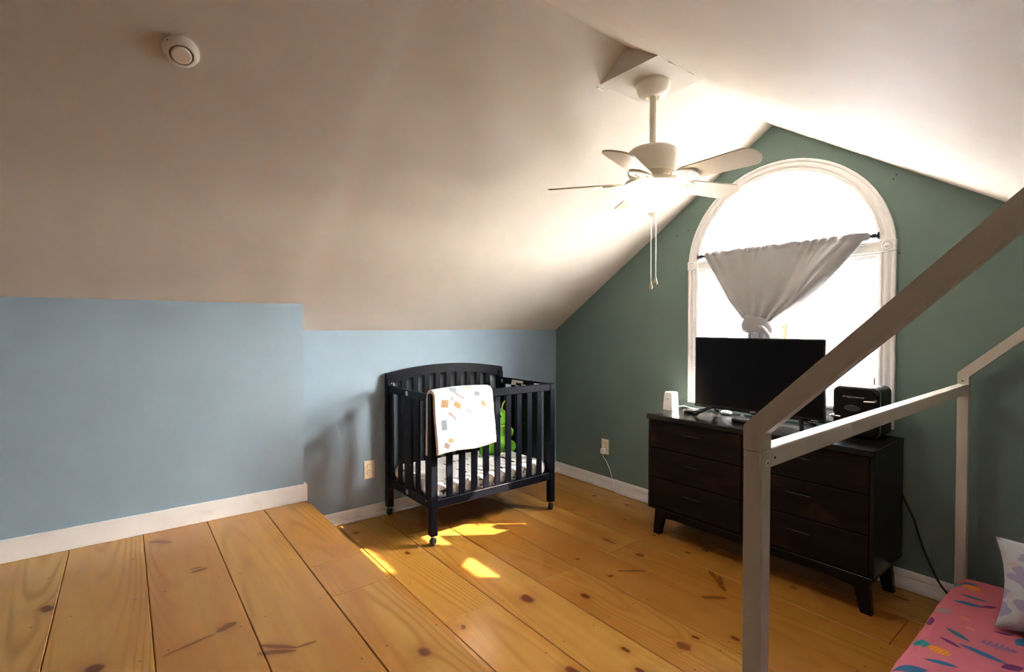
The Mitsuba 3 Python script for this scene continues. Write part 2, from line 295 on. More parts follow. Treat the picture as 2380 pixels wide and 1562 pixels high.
# boxed panel under the ridge that carries the fan
bz = 2.3555; hw = (AZ - bz) / SL
add('ceiling__fan_mount_panel', prism(Polygon([(AX - hw, bz), (AX + hw, bz), (AX, AZ + 0.004)]), 'y', -1.315, -0.995), 'paint_ceiling')
for a in ((AX - hw - 0.012, -1.30, bz - 0.012, 10), (AX - hw + 0.004, -1.24, bz + 0.002, -20), (AX + hw, -1.22, bz - 0.004, 0), (AX + hw + 0.01, -1.10, bz - 0.009, 0)):
    m = bx(-0.004, 0.004, -0.02, 0.02, -0.0015, 0.001, 0.0004); rot(m, a[3], [0, 0, 1]); rot(m, -math.degrees(th) if a[0] < AX else math.degrees(th), [0, 1, 0]); m.apply_translation(a[:3])
    add('ceiling__paint_chip', m, 'beige_plastic')

# ---- floors: every board is a part
add('floor', bx(-0.05, RX + 0.05, PY + 0.02, 0.02, -0.10, -0.021, 0.001), 'subfloor_dark', 'wide honey pine board floor of the lower bay', kind='structure')
def board(holder, x0, x1, y0, y1, z, k, th_=0.02):
    g = 0.0011
    m = bx(x0 + 0.0006, x1 - 0.0006, y0 + g, y1 - g, z - th_, z, 0.0022)
    uv = np.stack([10.0 * k + m.vertices[:, 0] + 0.5, m.vertices[:, 1] - y0], 1)
    add(holder + '__plank', m, 'pine_boards', uv=uv)
LY = [-2.19, -1.92, -1.645, -1.37, -1.11, -0.85, -0.578, -0.300, -0.028, 0.0]
JX = {0: [1.9], 1: [1.346], 2: [0.42, 2.35], 3: [1.337], 4: [2.55], 5: [1.340], 6: [2.574], 7: [0.75, 2.2], 8: [1.75]}
k = 1
for i in range(len(LY) - 1):
    xs = [0.0] + JX.get(i, []) + [RX]
    for a, b in zip(xs[:-1], xs[1:]):
        board('floor', a, b, LY[i], LY[i + 1], 0.0, k); k += 1
key_p = add('floor', bx(PX - 0.1, RX + 0.05, RY, PY - 0.022, -0.09, PZ - 0.021, 0.001), 'subfloor_dark', 'wide honey pine boards of the raised platform', kind='structure')
PYS = [RY, -4.26, -4.0, -3.73, -3.463, -3.195, -2.932, -2.670, -2.405, PY + 0.012]
PJ = {0: [1.5], 1: [2.3], 2: [1.2], 3: [2.6], 4: [2.45], 5: [2.2], 6: [2.7], 7: [2.35], 8: [1.083, 1.362]}
for i in range(len(PYS) - 1):
    xs = [PX - 0.005] + PJ[i] + [RX]
    for a, b in zip(xs[:-1], xs[1:]):
        board(key_p, a, b, PYS[i], PYS[i + 1], PZ, k, 0.022); k += 1
add(key_p + '__riser', bx(0.0, RX, PY - 0.022, PY - 0.004, 0.0, PZ - 0.022, 0.001), 'trim_white')

# ---- baseboards
def bb_profile(h): return [(0, 0), (0.0135, 0), (0.0165, h * .03), (0.0175, h * .12), (0.0165, h * .22), (0.0125, h * 0.27), (0.0120, h * 0.30), (0.0105, h * 0.52), (0.0085, h * 0.62), (0.0085, h * 0.66), (0.0105, h * 0.70), (0.0090, h * 0.84), (0.0050, h * .97), (0.0035, h), (0, h)]
m = prism(Polygon([(-d, z) for d, z in bb_profile(0.095)]), 'x', 0.0, RX)
add('baseboard_back', m, 'trim_white', 'moulded white baseboard along the green wall', kind='structure')
m = prism(Polygon([(d, z) for d, z in bb_profile(0.085)]), 'y', -2.19, -0.0135)
add('baseboard_left', m, 'trim_white', 'moulded white baseboard behind the crib', kind='structure')
m = cat_(bx(PX, PX + 0.015, RY, PY - 0.008 + 0.016, PZ, PZ + 0.097, 0.002), bx(0.0, PX, PY - 0.008, PY + 0.008, PZ, PZ + 0.097, 0.002))
add('baseboard_left', m, 'trim_white', 'flat white baseboard along the platform wall', kind='structure')

# ---------------------------------------------------------------- window
def sweep(profile, path):
    """closed profile [(w outward, d into the room)] along path [(x, z, nx, nz)] in the plane of the back wall"""
    n = len(profile); V, F = [], []
    for x, z, nx, nz in path: V += [(x + nx * w, -d, z + nz * w) for w, d in profile]
    for i in range(len(path) - 1):
        for j in range(n):
            a, b = i * n + j, i * n + (j + 1) % n
            F += [[a, b, b + n], [a, b + n, a + n]]
    tv_, tf_ = trimesh.creation.triangulate_polygon(Polygon(profile), engine='earcut')
    for q in (path[0], path[-1]):
        F += (np.array(tf_) + len(V)).tolist()
        V += [(q[0] + q[2] * w, -d, q[1] + q[3] * w) for w, d in tv_]
    m = trimesh.Trimesh(V, F, process=False); m.merge_vertices(); m.fix_normals(); return m
CW = RO - RI
cas = [(0, 0), (0, .014), (.006, .017), (.012, .017), (.014, .013), (.020, .012), (.024, .016), (.030, .018), (.037, .018), (.043, .015), (.047, .013), (.052, .013), (.055, .019), (.062, .021), (CW, .019), (CW, 0)]
add('window_1', sweep(cas, [(WX + RI * math.cos(a), WZ + RI * math.sin(a), math.cos(a), math.sin(a)) for a in np.linspace(0.082, math.pi - 0.082, 72)]), 'trim_white', 'arched window with white casing above the dresser', kind='structure', smooth=28)
for s in (-1, 1):
    add('window_1__side_casing', sweep(cas, [(WX + s * RI, 0.775, s, 0), (WX + s * RI, 1.653, s, 0)]), 'trim_white', smooth=28)
    cx = WX + s * (RI + CW / 2)
    b = add('window_1__corner_block', bx(cx - CW / 2 - .002, cx + CW / 2 + .002, -.026, 0, 1.653, 1.713, 0.003), 'trim_white')
    ro = lathe([(0, .0), (.0225, .0), (.0225, .004), (.019, .0065), (.0155, .003), (.012, .003), (.010, .006), (.006, .0075), (0, .0075)], 32); rot(ro, 90, [1, 0, 0]); ro.apply_translation((cx, -.0255, 1.683))
    add(b + '__rosette', ro, 'trim_white', smooth=30)
add('window_1__transom_casing', cat_(bx(WX - RI, WX + RI, -.018, .06, 1.652, 1.700, .003), bx(WX - RI, WX + RI, -.026, 0, 1.694, 1.706, .003), bx(WX - RI, WX + RI, -.008, .06, 1.640, 1.653, .002)), 'trim_white')
# jamb linings
def dome(r, zb): return Point(WX, WZ).buffer(r, 40).intersection(sbox(0, zb, 4, 3))
lin, inner = dome(RI, 1.700), dome(RI - .012, 1.706)
add('window_1__arch_frame', prism(lin.difference(inner), 'y', 0.0, 0.15), 'white_sash')
inn2 = dome(RI - .045, 1.745)
ring2 = inner.difference(inn2)
add('window_1__arch_sash', prism(ring2, 'y', 0.075, 0.115), 'white_sash')
P_ = prism(inn2, 'y', 0.095, 0.0955); f = P_.faces[np.abs(P_.vertices[P_.faces][:, :, 1] - 0.095).max(1) < 1e-6]
add('window_1__arch_pane', (P_.vertices, f), 'pane_glass')
for s in (-1, 1): add('window_1__side_jamb', bx(*sorted((WX + s * RI, WX + s * (RI - .014))), 0.0, 0.15, WB, 1.652, .001), 'white_sash')
add('window_1__head_jamb', bx(WX - RI, WX + RI, 0.0, 0.15, 1.625, 1.652, .001), 'white_sash')
add('window_1__sill_plate', bx(WX - RI, WX + RI, 0.0, 0.16, WB - .02, WB + .012, .001), 'white_sash')
add('window_1__mullion', bx(1.862, 1.952, 0.03, 0.13, WB, 1.64, .003), 'white_sash')
for x0, x1 in ((WX - RI + .014, 1.866), (1.948, WX + RI - .014)):
    fr = sbox(x0, WB + .012, x1, 1.630); gl = sbox(x0 + .045, WB + .075, x1 - .032 if x1 > 2 else x1 - .03, 1.583)
    if x0 > 1.9: gl = sbox(x0 + .022, WB + .075, x1 - .022, 1.588)
    sk = add('window_1__sash', prism(fr.difference(gl), 'y', 0.045, 0.090), 'white_sash')
    b_ = gl.bounds
    add(sk + '__glazing_bead', prism(gl.difference(gl.buffer(-.008, join_style=2)), 'y', 0.058, 0.070), 'beige_plastic')
    g_ = np.array([[b_[0], .064, b_[1]], [b_[2], .064, b_[1]], [b_[2], .064, b_[3]], [b_[0], .064, b_[3]]])
    add(sk + '__pane', (g_, np.array([[0, 1, 2], [0, 2, 3]])), 'pane_glass')
add('window_1__stool', cat_(bx(WX - RI - .02, WX + RI + .02, -.040, 0.05, WB - .022, WB, .005)), 'trim_white')
add('window_1__apron', prism(Polygon([(0, .775), (-.010, .775), (-.012, .79), (-.009, .80), (-.013, .815), (-.013, .832), (-.02, .843), (0, .843)]), 'x', WX - RI, WX + RI), 'trim_white')
hx = WX + RI - .016
add('window_1__hinge', cat_(bx(hx - .004, hx + .002, .012, .030, .92, 1.03, .002), cyl((hx - .004, .012, .925), (hx - .004, .012, 1.02), .005, 10)), 'rust_brown', 'rusty hinge')
la = cat_(rot(bx(-.006, .006, -.016, 0, -.055, .035, .003), 4, [0, 1, 0]), rot(bx(-.004, .004, -.018, -.004, -.01, .03, .002), -35, [0, 1, 0])); la.apply_translation((1.905, .030, 1.262))
add('window_1__latch', la, 'tan_wood', 'worn brass coloured latch')

# ---------------------------------------------------------------- curtain and rod
ry, rz = -0.012, 1.738
rk = 'curtain_rod'
add(rk + '__rod', cyl((1.395, ry, rz), (2.352, ry, rz), .008, 16), 'black_plastic', smooth=30)
for s, x in ((1, 1.373), (-1, 2.367)):
    fin = lathe([(0, 0), (.018, 0), (.018, .006), (.011, .012), (.011, .030), (.0085, .034), (0, .034)], 20); rot(fin, 90 * s, [0, 1, 0]); fin.apply_translation((x, ry, rz))
    add(rk + '__end_cap', fin, 'black_plastic', smooth=30)
tag(rk, 'thin black tension rod across the base of the window arch', 'curtain rod')
CL = np.array([[0, 1.425, rz + .018], [.10, 1.456, 1.706], [.42, 1.550, 1.562], [.74, 1.635, 1.437], [1, 1.724, 1.330]])
CR = np.array([[0, 2.330, rz + .016], [.12, 2.278, 1.690], [.43, 2.162, 1.556], [.73, 2.037, 1.424], [1, 1.880, 1.306]])
def curtain(u, v):
    # v 0 at the rod, 1 at the knot
    f = lambda E, k: np.interp(v, E[:, 0], E[:, k])
    s = u + .04 * np.sin(u * 9) * v * (1 - u)
    x = f(CL, 1) * (1 - s) + f(CR, 1) * s
    z = f(CL, 2) * (1 - s) + f(CR, 2) * s - 0.016 * np.sin(np.pi * s) * v + .0045 * np.exp(-12 * v) * np.sin(u * 88 + 1.2 + 3 * np.sin(u * 17))
    g = np.exp(-9 * v)
    y = ry - .020 - 0.055 * np.sin(np.pi * v * .5) - 0.030 * np.sin(np.pi * s) * v
    y = y + .011 * np.exp(-6 * v) * np.sin(u * 88 + 3 * np.sin(u * 17)) + .006 * np.exp(-((v - .055) / .02) ** 2)                                            # small gathers under the rod
    y = y - (.006 + .022 * v) * np.cos((s - .42) * 15.0) * (.35 + np.abs(s - .45)) - .010 * v * np.cos(s * 31 + .7)   # folds that run to the knot
    y = y + 0.020 * noise3(np.stack([x * 5, u * 0 + 3.0, z * 5], -1), 4) + .012 * noise3(np.stack([x * 14, u * 0, z * 9], -1), 8)
    y = y - .030 * np.exp(-((s - .90 + .03 * np.sin(v * 5)) / .05) ** 2) * np.sin(np.pi * np.clip(v, .08, 1)) ** .5
    return np.stack([x, np.minimum(y, ry - .016), z], -1)
m, uv = thick(curtain, 120, 70, 0.003)
add('curtain__cloth', m, 'curtain_grey', smooth=True)
# header sleeve hugging the rod
def sleeve(u, v):
    a = v * 2 * np.pi; x = 1.425 + u * (2.330 - 1.425)
    r = 0.0145 + 0.0045 * np.sin(u * 150 + 2 * np.sin(u * 23)) + 0.004 * np.sin(u * 61)
    return np.stack([x, ry + r * np.cos(a), rz + r * np.sin(a) * 1.15], -1)
P_, F_, _ = grid(sleeve, 160, 14)
add('curtain__rod_pocket', (P_, F_), 'curtain_grey', smooth=True)
def hem(u, v):   # the right leading edge, folded over itself
    p = curtain(np.full_like(u, 1.0), u); q = curtain(np.full_like(u, .90), u)
    o = p + (q - p) * (v * .8)[..., None]; o[..., 1] -= .012 + .008 * np.sin(v * np.pi)
    o[..., 2] -= .012 * np.sin(np.pi * u) * (1 - v); o[..., 0] += .014 * np.sin(np.pi * u) * (1 - v)
    return o
m, uv = thick(hem, 60, 8, 0.003); add('curtain__folded_edge', m, 'curtain_grey', smooth=True)
kc = np.array([1.803, ry - 0.080, 1.272])
def knot(u, v):
    a = u * 2 * np.pi; b = v
    r = 0.076 + 0.010 * np.sin(np.pi * b) + 0.005 * np.sin(3 * a + 5 * b)
    return np.stack([kc[0] + r * np.cos(a) * (1.0 + .12 * b) + .008 * b, kc[1] + .55 * r * np.sin(a), kc[2] + 0.056 - b * 0.090 - 0.014 * np.cos(a) - .012 * np.sin(a)], -1)
m, uv = thick(knot, 48, 12, 0.006); add('curtain__knot', m, 'curtain_grey', smooth=True)
def tail(u, v):
    x = kc[0] - 0.062 + u * (0.120 + 0.05 * v)
    return np.stack([x, kc[1] + .012 + 0.016 * np.sin(u * 15 + v) - .012 * v, kc[2] - 0.015 - v * 0.22], -1)
m, uv = thick(tail, 40, 16, 0.003); add('curtain__tail', m, 'curtain_grey', smooth=True)
loop = tube(spline([(kc[0] + .02, kc[1] - .03, kc[2] + .005), (kc[0] + .055, kc[1] - .05, kc[2] - .002), (kc[0] + .075, kc[1] - .03, kc[2] - .04), (kc[0] + .088, kc[1] - .01, kc[2] - .10)], 8), np.linspace(.014, .010, 25), 10)
loop.apply_transform(np.diag([1, 1, 1, 1.0])); add('curtain__loop', loop, 'curtain_grey', smooth=True)
tag('curtain', 'grey curtain tied in a knot in front of the arched window', 'curtain')

# ---------------------------------------------------------------- ceiling fan
FX, FY = 1.834, -1.137
fan = 'ceiling_fan'; tag(fan, 'white five blade ceiling fan with lit bowl hanging from the ridge', 'ceiling fan')
add(fan + '__canopy', lathe([(0, 2.3555), (.074, 2.3555), (.075, 2.345), (.071, 2.338), (.070, 2.325), (.062, 2.308), (.048, 2.297), (.034, 2.292), (.028, 2.292), (.026, 2.297), (0, 2.298)], 56, (FX, FY, 0)), 'fan_white', smooth=35)
add(fan + '__downrod', cyl((FX, FY, 2.06), (FX, FY, 2.30), .0145, 24), 'fan_white', smooth=40)
add(fan + '__motor_housing', lathe([(0, 2.080), (.022, 2.080), (.024, 2.071), (.070, 2.069), (.096, 2.063), (.106, 2.053), (.109, 2.040), (.109, 1.962), (.104, 1.953), (.085, 1.946), (0, 1.946)], 64, (FX, FY, 0)), 'fan_white', smooth=35)
def blade():
    s = np.r_[np.linspace(0, .8, 10), .8 + .2 * np.sin(np.linspace(0, np.pi / 2, 17)[1:])]; L0, L1 = 0.135, 0.470
    w = 0.048 + 0.016 * s; e = np.sqrt(np.clip(1 - ((s - .82) / .18).clip(0, 1) ** 2.6, 0, 1)); w = np.maximum(w * e, .002); w0 = w * np.clip(.75 + s * 3, 0, 1)
    poly = Polygon([(L0 + (L1 - L0) * a, b) for a, b in zip(s, w0)] + [(L0 + (L1 - L0) * a, -b) for a, b in zip(s[::-1], w0[::-1])])
    m = trimesh.creation.extrude_polygon(poly, .006, engine='earcut'); m.apply_translation((0, 0, -.003))
    return rot(m, -15.0, [1, 0, 0])
def bracket():
    a = [bx(.095, .20, -.014, .014, -.003, .003, .001)]
    r = tube(spline([(.115, -.03, 0), (.15, -.045, 0), (.20, -.03, 0), (.215, 0, 0), (.20, .03, 0), (.15, .045, 0), (.115, .03, 0)], 6), .005, 8)
    m = cat_(*a, r); m.apply_translation((0, 0, -.007)); return rot(m, -15.0, [1, 0, 0])
for i in range(5):
    an = 0.9 + 72 * i
    m = blade(); rot(m, an, [0, 0, 1]); m.apply_translation((FX, FY, 1.922)); bk = add(fan + '__blade', m, 'blade_cream')
    m = bracket(); rot(m, an, [0, 0, 1]); m.apply_translation((FX, FY, 1.922)); add(bk + '__bracket', m, 'fan_white')
add(fan + '__light_fitter', lathe([(0, 1.947), (.075, 1.947), (.078, 1.93), (.118, 1.922), (.124, 1.905), (.118, 1.900), (0, 1.900)], 56, (FX, FY, 0)), 'fan_white', smooth=35)
bowl = [(.118, 1.899)] + [(.128 * math.cos(t), 1.885 - .095 * math.sin(t)) for t in np.linspace(0, math.pi / 2, 14)]
mat('bowl_glass', (0.85, 0.82, 0.75), 0.4, 0.5)
bm = lathe(bowl[:-1] + [(0.0, 1.790)], 56, (FX, FY, 0))
if bm.face_normals[bm.triangles_center[:, 2].argmin()][2] > 0: bm.invert()
add(fan + '__light_bowl', bm, 'bowl_glass', 'lit frosted glass bowl', smooth=True, emitter={'type': 'area', 'radiance': col(*LAMP)})
add(fan + '__finial', lathe([(0, 1.789), (.020, 1.789), (.022, 1.785), (.014, 1.776), (.008, 1.770), (.006, 1.766), (0, 1.765)], 24, (FX, FY, 0)), 'fan_white', smooth=35)
for dx, dy, zb in ((-.004, -.004, 1.478), (.010, .012, 1.498)):
    x, y = FX + dx, FY + dy; zs = np.arange(zb, 1.772, .0052)
    c = cat_(*([ball((x, y, z), .0022, 1) for z in zs] + [cyl((x, y, zb), (x, y, 1.772), .0008, 6)]))
    ck = add(fan + '__pull_chain', c, 'silver', smooth=True)
    add(ck + '__pull', lathe([(0, 0.006), (.003, .004), (.005, -.006), (.0085, -.018), (.008, -.027), (.004, -.032), (0, -.033)], 20, (x, y, zb)), 'brass_worn', smooth=35)

# ---------------------------------------------------------------- smoke detector
def on_slope(m, x, y):   # local +z points out of the ceiling into the room
    nrm = np.array([SL, 0, -1.0]); nrm /= np.linalg.norm(nrm)
    R = trimesh.geometry.align_vectors([0, 0, 1], nrm); m.apply_transform(R); m.apply_translation((x, y, ZK + SL * x)); return m
sd = 'smoke_detector'; tag(sd, 'round white smoke detector on the sloping ceiling above the platform', 'smoke detector')
sx, sy = 1.347, -2.845
add(sd + '__housing', on_slope(lathe([(0, 0.0), (.047, 0), (.049, .004), (.049, .016), (.044, .026), (.035, .031), (.0325, .031), (.0325, .022), (0, .022)], 48), sx, sy), 'detector_white', smooth=35)
add(sd + '__vent_ring', on_slope(lathe([(.0, .0225), (.0322, .0225), (.0322, .026), (.027, .026), (.027, .0245), (0, .0245)], 40), sx, sy), 'detector_gap', smooth=35)
add(sd + '__button_disc', on_slope(lathe([(0, .0246), (.0265, .0246), (.027, .033), (.024, .036), (0, .037)], 40), sx, sy), 'detector_white', smooth=35)
add(sd + '__indicator', on_slope(ball((-.030, -.036, .019), .002, 1), sx, sy), 'black_plastic')

# ---------------------------------------------------------------- outlets
def outlet(name, face, u, z, label, group=None):
    """face 'x': on the left knee wall (u = y); face 'y': on the green wall (u = x)"""
    def place(m):   # local: x across, z up, -y out of the wall
        if face == 'x': rot(m, 90, [0, 0, 1]); m.apply_translation((0, u, z))
        else: m.apply_translation((u, 0, z))
        return m
    k = free(name); tag(k, label, 'wall outlet')
    add(k + '__plate', place(bx(-.037, .037, -.006, 0, -.060, .060, .003)), 'ivory_plastic')
    for s in (-1, 1):
        o = Point(0, s * .0205).buffer(.0175).intersection(sbox(-.02, s * .0205 - .0145, .02, s * .0205 + .0145))
        g = prism(o.buffer(.0022), 'y', -.0064, -.002); add(k + '__receptacle_gap', place(g), 'detector_gap')
        r = add(k + '__receptacle', place(prism(o, 'y', -.0085, -.003)), 'ivory_plastic')
        add(r + '__slots', place(cat_(*[bx(q - .001, q + .001, -.0088, -.006, s * .0205 - .002, s * .0205 + .006, .0002) for q in (-.0063, .0063)])), 'black_plastic')
    add(k + '__screw', place(rot(lathe([(0, 0), (.003, 0), (.002, .0012), (0, .0012)], 12), 90, [1, 0, 0]).apply_translation((0, -.006, 0))), 'silver')
    return k
outlet('wall_outlet', 'x', -1.709, 0.325, 'ivory wall outlet on the blue wall left of the crib')
outlet('wall_outlet', 'y', 0.570, 0.332, 'beige wall outlet on the green wall with a white plug in it')
pk = 'plug_adapter'; tag(pk, 'white plug with a thin cord in the outlet beside the dresser', 'plug')
add(pk + '__body', rbox(.553, .588, -.045, -.0088, .279, .322, .007), 'white_plastic', smooth=40)
add(pk + '__cord', tube(spline([(.570, -.030, .281), (.573, -.028, .255), (.595, -.018, .222), (.632, -.016, .160), (.652, -.017, .110), (.664, -.018, .085), (.672, -.02, .045), (.70, -.024, .006), (.80, -.028, .004), (1.0, -.026, .004)], 10), .0022, 8), 'white_plastic', smooth=True)
for x, z in ((2.418, 2.007), (2.43, 2.025), (1.292, 1.925), (1.21, 1.90), (2.447, 1.64)):
    add('wall_back__nail', cyl((x, .002, z), (x, -.006, z + .001), .0025, 8), 'black_plastic')
add('wall_left__nail', cyl((-.002, -1.86, 1.215), (.005, -1.86, 1.215), .003, 8), 'grey_print')

# ---------------------------------------------------------------- crib
cr = 'crib'; tag(cr, 'small black slatted crib on casters in the corner', 'crib')
x0, x1, y0, y1 = 0.016, 0.660, -1.604, -0.628
pw = 0.044
def post(px, py, zt, name='leg'):
    k = add(cr + '__' + name, bx(px, px + .042, py, py + pw, .058, zt, .003), 'crib_black')
    cx, cy = px + .021, py + pw / 2
    c = add(k + '__caster_stem', cyl((cx, cy, .03), (cx, cy, .062), .004, 10), 'silver', smooth=30)
    w = rot(lathe([(0, -.014), (.016, -.014), (.021, -.010), (.0225, -.004), (.0225, .004), (.021, .010), (.016, .014), (0, .014)], 24), 90, [0, 1, 0]); rot(w, 25, [0, 0, 1]); w.apply_translation((cx, cy, .0235))
    add(k + '__caster_wheel', w, 'rubber_black', smooth=30)
for py in (y0, y1 - pw): post(x1 - .042, py, .888)
for py in (y0, y1 - pw): post(x0, py, .930)
# back panel with the arched top rail
ys = np.linspace(y0, y1, 40); yc = (y0 + y1) / 2
zt = lambda y: 1.012 - 0.047 * ((y - yc) / ((y1 - y0) / 2)) ** 2
top = Polygon([(y, zt(y)) for y in ys] + [(y, zt(y) - (.062 + .018 * abs((y - yc) / (y1 - yc)) ** 3)) for y in ys[::-1]])
add(cr + '__back_top_rail', prism(top, 'x', x0 + .001, x0 + .030), 'crib_black')
for py in (y0, y1 - pw): add(cr + '__back_stile', prism(sbox(py, .80, py + pw, zt(py + pw / 2) - .05), 'x', x0 + .0012, x0 + .0298), 'crib_black')
add(cr + '__back_bottom_rail', bx(x0 + .004, x0 + .028, y0 + pw, y1 - pw, .216, .268, .002), 'crib_black')
add(cr + '__front_top_rail', bx(x1 - .034, x1 - .002, y0 + pw, y1 - pw, .838, .886, .003), 'crib_black')
add(cr + '__front_bottom_rail', bx(x1 - .034, x1 - .002, y0 + pw, y1 - pw, .216, .266, .003), 'crib_black')
sl = np.linspace(y0 + pw, y1 - pw, 11)[1:-1]
for y in sl:
    add(cr + '__slat', bx(x1 - .024, x1 - .012, y - .0215, y + .0215, .262, .842, .002), 'crib_black')
for y in sl:
    add(cr + '__back_slat', bx(x0 + .010, x0 + .022, y - .0215, y + .0215, .264, zt(y) - .058, .002), 'crib_black')
xs = np.linspace(x0 + .042, x1 - .042, 6)
for ey in (y0 + .006, y1 - .032):
    add(cr + '__end_top_rail', bx(x0 + .042, x1 - .042, ey, ey + .026, .838, .884, .002), 'crib_black')
    add(cr + '__end_bottom_rail', bx(x0 + .042, x1 - .042, ey, ey + .026, .210, .268, .002), 'crib_black')
    for xa, xb in ((.190, .240), (.436, .486)): add(cr + '__end_slat', bx(xa, xb, ey + .007, ey + .019, .264, .842, .002), 'crib_black')
    for xa, xb in ((x0 + .042, .108), (.568, x1 - .042), (.290, .386)): add(cr + '__end_stile', bx(xa, xb, ey + .005, ey + .021, .264, .842, .002), 'crib_black')
    sgn = -1 if ey < -1 else 1
    for z in (.861, .239):
        d = rot(lathe([(0, 0), (.0165, 0), (.0165, .002), (.0125, .0032), (.010, .0018), (0, .0022)], 24), 90 if sgn < 0 else -90, [1, 0, 0]); d.apply_translation(((x0 + x1) / 2, ey if sgn < 0 else ey + .026, z))
        add(cr + '__bolt_cover', d, 'brass_worn' if z < .5 else 'silver', 'round metal bolt cover', smooth=30)
ey = y1 - .032
d = rot(lathe([(0, 0), (.0165, 0), (.0165, .0015), (.012, .0022), (0, .0012)], 20), 90, [1, 0, 0]); d.apply_translation((.085, ey, .858)); add(cr + '__bolt_cover', d, 'detector_gap')
for xa, xb, za, zb_ in ((.21, .345, .858, .876), (.205, .262, .838, .858), (.47, .60, .855, .872), (.325, .375, .842, .852)):
    add(cr + '__paper_label', bx(xa, xb, ey - .0012, ey + .0002, za, zb_, .0002), 'label_paper', 'printed paper label')
add(cr + '__mattress_board', bx(x0 + .03, x1 - .036, y0 + .034, y1 - .034, .215, .240, .002), 'crib_black')
m = rbox(x0 + .036, x1 - .040, y0 + .040, y1 - .040, .241, .345, .045, 3).subdivide_to_size(.035)
m.vertices += m.vertex_normals * (0.010 * noise3(m.vertices * 9, 2))[:, None]; m.vertices[:, 2] = np.maximum(m.vertices[:, 2], .2405)
m.vertices[:, 0] = np.clip(m.vertices[:, 0], x0 + .031, x1 - .036); m.vertices[:, 1] = np.clip(m.vertices[:, 1], y0 + .034, y1 - .034)
add('crib_mattress', m, 'crib_sheet', 'crib mattress in a white sheet with small dark brush marks', 'mattress', smooth=True)

# blanket over the front rail
def blanket(u, v):
    y = -1.600 + u * 0.405
    L = np.array([[.592, .52], [.598, .70], [.606, .86], [.612, .888], [.626, .903], [.644, .906], [.664, .902], [.684, .885], [.690, .80], [.698, .68], [.708, .585], [.704, .560]])
    d = np.r_[0, np.cumsum(np.linalg.norm(np.diff(L, axis=0), axis=1))]; d /= d[-1]
    x = np.interp(v, d, L[:, 0]); z = np.interp(v, d, L[:, 1])
    low = np.clip((v - .55) / .45, 0, 1)
    y = y + 0.022 * low * u - 0.005 * low * (1 - u) + .012 * noise3(np.stack([v * 4, u * 2, v * 0], -1), 9)
    x = x + low * (0.020 * noise3(np.stack([u * 5, v * 5, u * 0], -1), 3) + .012 * np.sin(u * 5 + 1.0)) + low * .010
    z = z + 0.010 * np.sin(u * 3.1) * np.clip(1 - abs(v - .5) * 4, 0, 1) + low * .012 * np.sin(u * 7) * .6 - low * .010 * (1 - u)
    return np.stack([x, y, z], -1)
m, uv = thick(blanket, 60, 110, 0.017)
# round the rim of the fleece
add('blanket', m, 'blanket_cream', 'cream blanket with small orange and blue printed patches over the crib rail', 'blanket', smooth=True, uv=uv)

# plush caterpillar sitting in the crib
tx, ty, tz = .215, -.790, .352
toy_c = (tx, ty, tz)
def toy(key, m, *a_, **k_):
    m.apply_translation([-q for q in toy_c]); m.apply_scale(1.12); m.apply_translation(toy_c); return add(key, m, *a_, **k_)
pc = 'plush_caterpillar'; tag(pc, 'green plush caterpillar with antennae sitting in the crib', 'plush toy')
toy(pc + '__body', cat_(ball((tx, ty, tz + .062), .062, 3, (.9, .95, 1)), ball((tx - .005, ty, tz + .132), .058, 3, (.85, .95, .95))), 'plush_green', smooth=True)
toy(pc + '__head', ball((tx + .004, ty, tz + .222), .064, 3, (.85, 1, .95)), 'plush_green', smooth=True)
for s in (-1, 1):
    toy(pc + '__foot', ball((tx + .062, ty + s * .050, tz + .036), .038, 3), 'plush_green', smooth=True)
    toy(pc + '__arm', ball((tx + .045, ty + s * .060, tz + .125), .026, 3, (1, 1, 1.3)), 'plush_green', smooth=True)
    toy(pc + '__eye', ball((tx + .053, ty + s * .026, tz + .240), .0085, 2), 'black_gloss', smooth=True)
    toy(pc + '__antenna', tube(spline([(tx, ty + s * .026, tz + .272), (tx, ty + s * .034, tz + .305), (tx, ty + s * .050, tz + .325), (tx, ty + s * .060, tz + .330)], 6), np.r_[np.full(17, .0058), .0068, .0066], 8), 'plush_lime', smooth=True)
ring_ = rot(lathe([(.054, -.004), (.062, -.004), (.062, .004), (.054, .004)], 32), 0, [0, 0, 1]); ring_.apply_translation((tx, ty, tz + .175)); toy(pc + '__collar', ring_, 'plush_lime', smooth=30)
toy(pc + '__tail', cat_(ball((tx + .035, ty - .105, tz + .040), .042, 3), ball((tx + .06, ty - .155, tz + .034), .034, 3)), 'plush_green', smooth=True)

